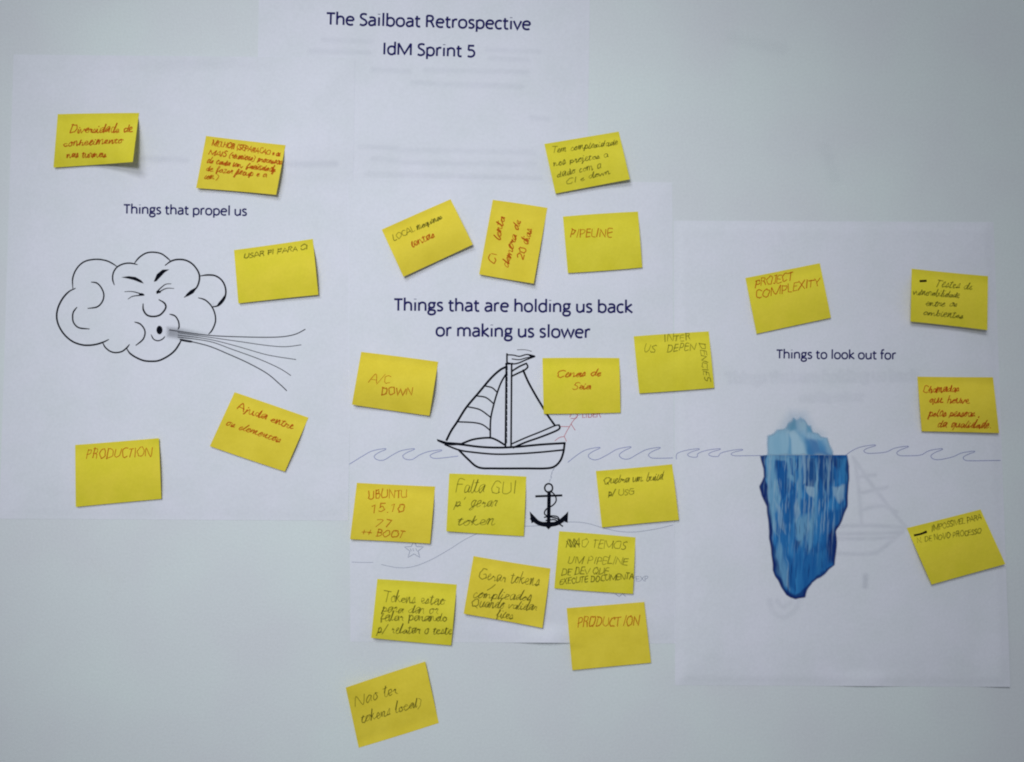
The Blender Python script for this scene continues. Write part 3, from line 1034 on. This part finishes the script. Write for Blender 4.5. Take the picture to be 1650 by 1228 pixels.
def make_note(q, label, lines, bulge=2.0, low=1.2, corners=(0, 0, 0, 0), glue='top', mi=0, seed=0):
    """q: TL TR BR BL px. bulge: belly below the glued strip (mm); low: gap of the free edge (mm);
    corners: lift of TL, TR, BR, BL (mm)"""
    (ax, ay), (bx, by), (cx, cy), (dx, dy) = q
    e1 = ((bx - ax + cx - dx) / 2, (by - ay + cy - dy) / 2)
    e2 = ((dx - ax + cx - bx) / 2, (dy - ay + cy - by) / 2)
    ox, oy = (ax + bx + cx + dx) / 4 - (e1[0] + e2[0]) / 2, (ay + by + cy + dy) / 4 - (e1[1] + e2[1]) / 2
    det = e1[0] * e2[1] - e1[1] * e2[0]
    r = random.Random(seed * 17 + 3)
    tw = r.uniform(-0.35, 0.35)

    def uv(x, y):
        rx, ry = x - ox, y - oy
        return (rx * e2[1] - ry * e2[0]) / det, (e1[0] * ry - e1[1] * rx) / det

    def depth(x, y):
        u, v = uv(x, y)
        vv = v if glue == 'top' else 1 - v
        t = min(1.0, max(0.0, (vv - 0.12) / 0.88))
        d = 2.1 * bulge * (math.sin(math.pi * min(1, t) ** 0.85)) * (1 + tw * (u - 0.5))
        d += 1.25 * low * t * t * (1 + 1.2 * tw * (u - 0.5))
        for c, (cu, cv) in zip(corners, ((0, 0), (1, 0), (1, 1), (0, 1))):
            if c:
                s = 1 - math.hypot(u - cu, (v - cv) * 0.8) / 0.62
                if s > 0:
                    d += c * s * s
        return stack_depth(x, y) + 0.2 * MM + max(0.0, d) * MM

    n = 20
    bow = r.uniform(-0.5, 0.8)

    def fn(u, v):
        x, y = bil(q, u, v)
        k = bow * 4 * u * (1 - u)
        return x + k * 0.1, y + k * (v - 0.5) * 2, depth(x, y)
    V, F = slab(fn, n + 4, n, THICK)
    mx, my = bil(q, 0.5, 0.5)
    loc = PX(mx, my, stack_depth(mx, my))
    o = link_mesh('sticky_note', V, F, M_note[mi], loc, None, smooth=True)
    for p in o.data.polygons[-2 * (n + n + 4):]:
        p.use_smooth = False
    o['_loc'] = loc
    tagged(o, label, 'sticky note', 'yellow sticky notes on the wall chart')
    for i, ln in enumerate(lines):
        ink = Ink(depth, 0.12 * MM)
        if ln[0] == '#':                                  # a raw mark: points, width, material
            ink.stroke(spline(ln[1]) if len(ln[1]) > 2 else ln[1], ln[2])
            ink.build('scribble', ln[3], o)
            continue
        s, a, b, em, m = ln[:5]
        w = ln[5] if len(ln) > 5 else {M_dark: 1.2, M_red: 1.6, M_orange: 1.6}[m]
        write(ink, s, a, b, em, w, r.uniform(0.08, 0.3), r, 1.0)
        ink.build('handwritten_line', m, o)
    return o


R, O, K = M_red, M_orange, M_dark
NOTES = [
 dict(q=[(93, 184), (224, 182), (214, 261), (86, 270)], label='yellow note reading Diversidade in red, top left with a curled lower right corner', bulge=1.8, low=0.8, corners=(0, 0, 9.0, 0.6), mi=2,
      lines=[('Diversidade de', (111, 214), (213, 213), 19, R), ('conhecimento', (101, 236), (197, 230), 16, R), ('nas turmas', (107, 254), (171, 253), 15, R)]),
 dict(q=[(332, 219), (460, 234), (445, 314), (316, 303)], label='yellow note crowded with five lines of red writing above Things that propel us', bulge=1.4, low=1.6, corners=(0, 0, 1.5, 0.5), mi=1,
      lines=[('MELHOR (SEPARACAO e os', (340, 234), (451, 252), 13, R, 1.6), ('MAIS (reunioes) processos', (335, 249), (453, 265), 13, R, 1.6), ('de cada um, facilidade', (332, 262), (443, 277), 13, R, 1.6),
             ('de fazer setup e a', (330, 275), (429, 286), 13, R, 1.5), ('com )', (328, 288), (352, 289), 12, O), ('#', [(438, 270), (441, 274), (438, 280)], 3.0, M_red), ('#', [(385, 273), (380, 280), (377, 285)], 3.0, M_red)]),
 dict(q=[(377, 403), (504, 385), (513, 475), (384, 489)], label='yellow note with one short dark line along its top edge, right of the cloud', bulge=1.5, low=1.6, mi=0,
      lines=[('USAR PI PARA CI', (392, 417), (496, 401), 12, K, 1.5)]),
 dict(q=[(378, 632), (497, 673), (459, 760), (338, 719)], label='strongly tilted yellow note reading Ajuda entre in red below the wind lines', bulge=0.9, low=1.2, mi=1,
      lines=[('Ajuda entre', (380, 659), (472, 692), 18, R), ('os elementos', (362, 684), (450, 713), 15, R, 1.3)]),
 dict(q=[(121, 717), (256, 706), (260, 804), (122, 817)], label='yellow note reading PRODUCTION at lower left under the cloud', bulge=1.0, low=0.9, corners=(0, 1.6, 0, 0), mi=0,
      lines=[('PRODUCTION', (137, 740), (244, 735), 24, R, 1.3)]),
 dict(q=[(877, 232), (997, 212), (1015, 289), (895, 312)], label='yellow note with four dark lines half off the title sheet at top centre', bulge=1.6, low=2.0, corners=(0, 0, 1.5, 0), mi=2,
      lines=[('Tem complexidade', (888, 247), (995, 233), 15, K), ('nos projetos a', (891, 268), (980, 253), 15, K), ('dado com a', (897, 286), (969, 270), 15, K), ('CI e down', (912, 297), (983, 280), 14, K)]),
 dict(q=[(615, 370), (726, 321), (762, 394), (650, 446)], label='yellow note tilted upward to the right, reading lentas in red, left of three', bulge=2.0, low=1.8, corners=(0, 0, 1.5, 1.0), mi=1,
      lines=[('LOCAL maquinas', (634, 389), (713, 352), 14, K, 1.4), ('lentas', (664, 399), (701, 381), 17, R)]),
 dict(q=[(794, 322), (882, 335), (860, 457), (772, 442)], label='upright yellow note with red writing turned sideways, between two other notes', bulge=0.9, low=1.6, corners=(0, 0, 2.5, 0), mi=1,
      lines=[('CI   lenta', (797, 428), (813, 350), 17, R), ('demora de', (818, 433), (839, 356), 17, R), ('20 dias', (843, 420), (857, 370), 17, R)]),
 dict(q=[(907, 349), (1028, 341), (1035, 431), (915, 440)], label='yellow note reading PIPELINE in faint orange above the words us back', bulge=1.2, low=1.0, mi=2,
      lines=[('PIPELINE', (918, 381), (986, 382), 20, O)]),
 dict(q=[(582, 567), (706, 583), (692, 670), (567, 652)], label='yellow note reading DOWN in orange, left of the sailboat', bulge=2.3, low=1.2, corners=(0, 0, 1.0, 1.6), mi=1,
      lines=[("A/C", (593, 616), (628, 618), 22, O, 1.1), ('DOWN', (613, 636), (665, 637), 19, O, 1.6)]),
 dict(q=[(874, 577), (998, 577), (1000, 665), (876, 667)], label='yellow note with red writing that covers the tip of the right sail', bulge=1.3, low=1.0, mi=0,
      lines=[('Cenas de', (896, 608), (968, 606), 18, R, 1.5), ('Seia', (922, 628), (952, 627), 16, R, 1.5)]),
 dict(q=[(1021, 542), (1142, 534), (1151, 625), (1030, 634)], label='yellow note reading US INTER DEPENDENCIES with letters running down its right edge', bulge=1.4, low=1.2, mi=2,
      lines=[('US', (1036, 566), (1055, 568), 22, K), ('INTER', (1069, 551), (1113, 548), 17, K), ('DEPEN', (1074, 567), (1121, 563), 17, K), ('DENCIES', (1127, 552), (1135, 614), 15, K)]),
 dict(q=[(575, 778), (701, 784), (693, 876), (564, 869)], label='yellow note reading UBUNTU 15.10 in orange above the pen starfish', bulge=1.3, low=1.2, corners=(0, 0, 1.0, 0.6), mi=1,
      lines=[('UBUNTU', (592, 804), (657, 802), 21, O), ('15.10', (595, 826), (652, 824), 20, O), ('77', (602, 847), (629, 851), 20, O), ('++ BOOT', (580, 862), (650, 867), 18, O)]),
 dict(q=[(724, 763), (848, 768), (844, 864), (719, 856)], label='yellow note reading Falta GUI in large thin dark letters under the boat hull', bulge=0.9, low=0.8, corners=(0, 0, 0, 1.8), mi=2,
      lines=[('Falta GUI', (733, 793), (831, 796), 33, K), ("p' gerar", (732, 817), (800, 816), 22, K), ('token', (735, 846), (796, 846), 25, K)]),
 dict(q=[(960, 759), (1083, 748), (1094, 838), (970, 850)], label='yellow note with two short dark lines right of the anchor', bulge=1.3, low=1.4, mi=0,
      lines=[('Quebra um build', (971, 780), (1068, 773), 17, K, 1.4), ('p/ USG', (980, 799), (1022, 797), 15, K, 1.4)]),
 dict(q=[(901, 856), (1024, 866), (1020, 957), (893, 948)], label='yellow note reading TEMOS UM PIPELINE in dark letters below the anchor', bulge=0.9, low=1.2, mi=2,
      lines=[('NAO TEMOS', (911, 881), (1009, 885), 21, K), ('UM PIPELINE', (913, 907), (1011, 910), 19, K), ('DE DEV QUE', (904, 927), (980, 925), 17, K, 1.4), ('EXECUTE DOCUMENTA', (901, 942), (1021, 932), 14, K, 1.4),
             ('#', [(913, 872), (920, 882), (918, 869), (927, 882), (925, 868), (932, 879)], 1.5, M_dark)]),
 dict(q=[(608, 933), (736, 942), (727, 1040), (598, 1028)], label='yellow note with four lines starting Tokens in dark writing, lower left of middle sheet', bulge=1.2, low=1.2, corners=(0, 0, 0, 3.0), mi=2,
      lines=[('Tokens estao', (616, 969), (716, 975), 25, K), ('para dar or', (614, 986), (705, 990), 22, K), ('falar parando', (612, 1000), (720, 1001), 20, K, 1.3), ('p/ relatar o teste', (607, 1020), (728, 1022), 20, K, 1.4)]),
 dict(q=[(763, 896), (887, 916), (874, 1012), (747, 989)], label='yellow note reading Gerar tokens complicados in dark writing, at the foot of the middle sheet', bulge=1.0, low=1.5, corners=(0, 0, 1.0, 1.0), mi=1,
      lines=[('Gerar tokens', (769, 932), (868, 944), 24, K), ('complicados', (760, 963), (855, 968), 20, K, 1.3), ('Quando validar', (757, 977), (864, 984), 21, K, 1.3), ('files', (799, 994), (826, 998), 18, K, 1.3),
             ('#', [(785, 951), (792, 947), (798, 942)], 1.4, M_dark)]),
 dict(q=[(913, 980), (1038, 970), (1049, 1068), (922, 1080)], label='yellow note reading PRODUCTION over the lower right corner of the middle sheet', bulge=0.8, low=1.2, corners=(0, 1.4, 0, 0), mi=1,
      lines=[('PRODUCT ION', (929, 1010), (1030, 1009), 24, O, 1.6)]),
 dict(q=[(557, 1108), (685, 1066), (707, 1165), (578, 1205)], label='lowest yellow note, stuck to the bare wall and tilted, with two dark lines', bulge=0.7, low=1.6, corners=(4.0, 0, 0, 0), glue='bottom', mi=1,
      lines=[('Nao ter', (571, 1139), (640, 1117), 26, K, 1.2), ('tokens local)', (582, 1165), (680, 1137), 23, K, 1.2)]),
 dict(q=[(1201, 448), (1321, 424), (1339, 512), (1219, 538)], label='yellow note reading PROJECT COMPLEXITY in orange letters', bulge=1.3, low=1.0, mi=0,
      lines=[('PROJECT', (1216, 463), (1277, 451), 19, R, 1.4), ('COMPLEXITY', (1217, 482), (1321, 460), 20, R, 1.4)]),
 dict(q=[(1469, 433), (1592, 445), (1591, 532), (1467, 518)], label='upper right yellow note with four dark lines and a thick black dash', bulge=1.9, low=2.4, corners=(0, 0, 1.5, 0), mi=0,
      lines=[('Testes de', (1506, 461), (1566, 467), 19, K), ('vulnerabilidade', (1470, 474), (1546, 480), 15, K), ('entre os', (1490, 493), (1542, 494), 14, K, 1.3), ('ambientes', (1487, 507), (1552, 513), 14, K, 1.3),
             ('#', [(1483, 453), (1492, 452.5)], 3.4, M_thickdark)]),
 dict(q=[(1478, 607), (1600, 608), (1610, 698), (1485, 695)], label='yellow note with four red lines at the right edge above the pen waves', bulge=1.6, low=1.6, mi=1,
      lines=[('Chamadas', (1486, 633), (1545, 631), 18, R, 1.7), ('que houve', (1497, 649), (1562, 650), 17, R), ('pelas pessoas ,', (1496, 671), (1580, 671), 18, R, 1.6), ('da qualidade.', (1509, 688), (1598, 690), 17, R, 1.6)]),
 dict(q=[(1461, 851), (1580, 821), (1620, 909), (1501, 942)], label='tilted yellow note with two dark lines and a thick black bar, lower right', bulge=1.2, low=1.6, corners=(0, 0, 1.2, 0), mi=0,
      lines=[('IMPOSSIVEL PARA', (1501, 856), (1582, 837), 14, K), ('N. DE NOVO PROCESSO', (1477, 875), (1582, 859), 13, K), ('#', [(1474, 862), (1483, 860), (1492, 857)], 4.2, M_thickdark)]),
]
for i, kw in enumerate(NOTES):
    make_note(seed=i + 1, **kw)

for o in scene.objects:
    if '_loc' in o:
        del o['_loc']
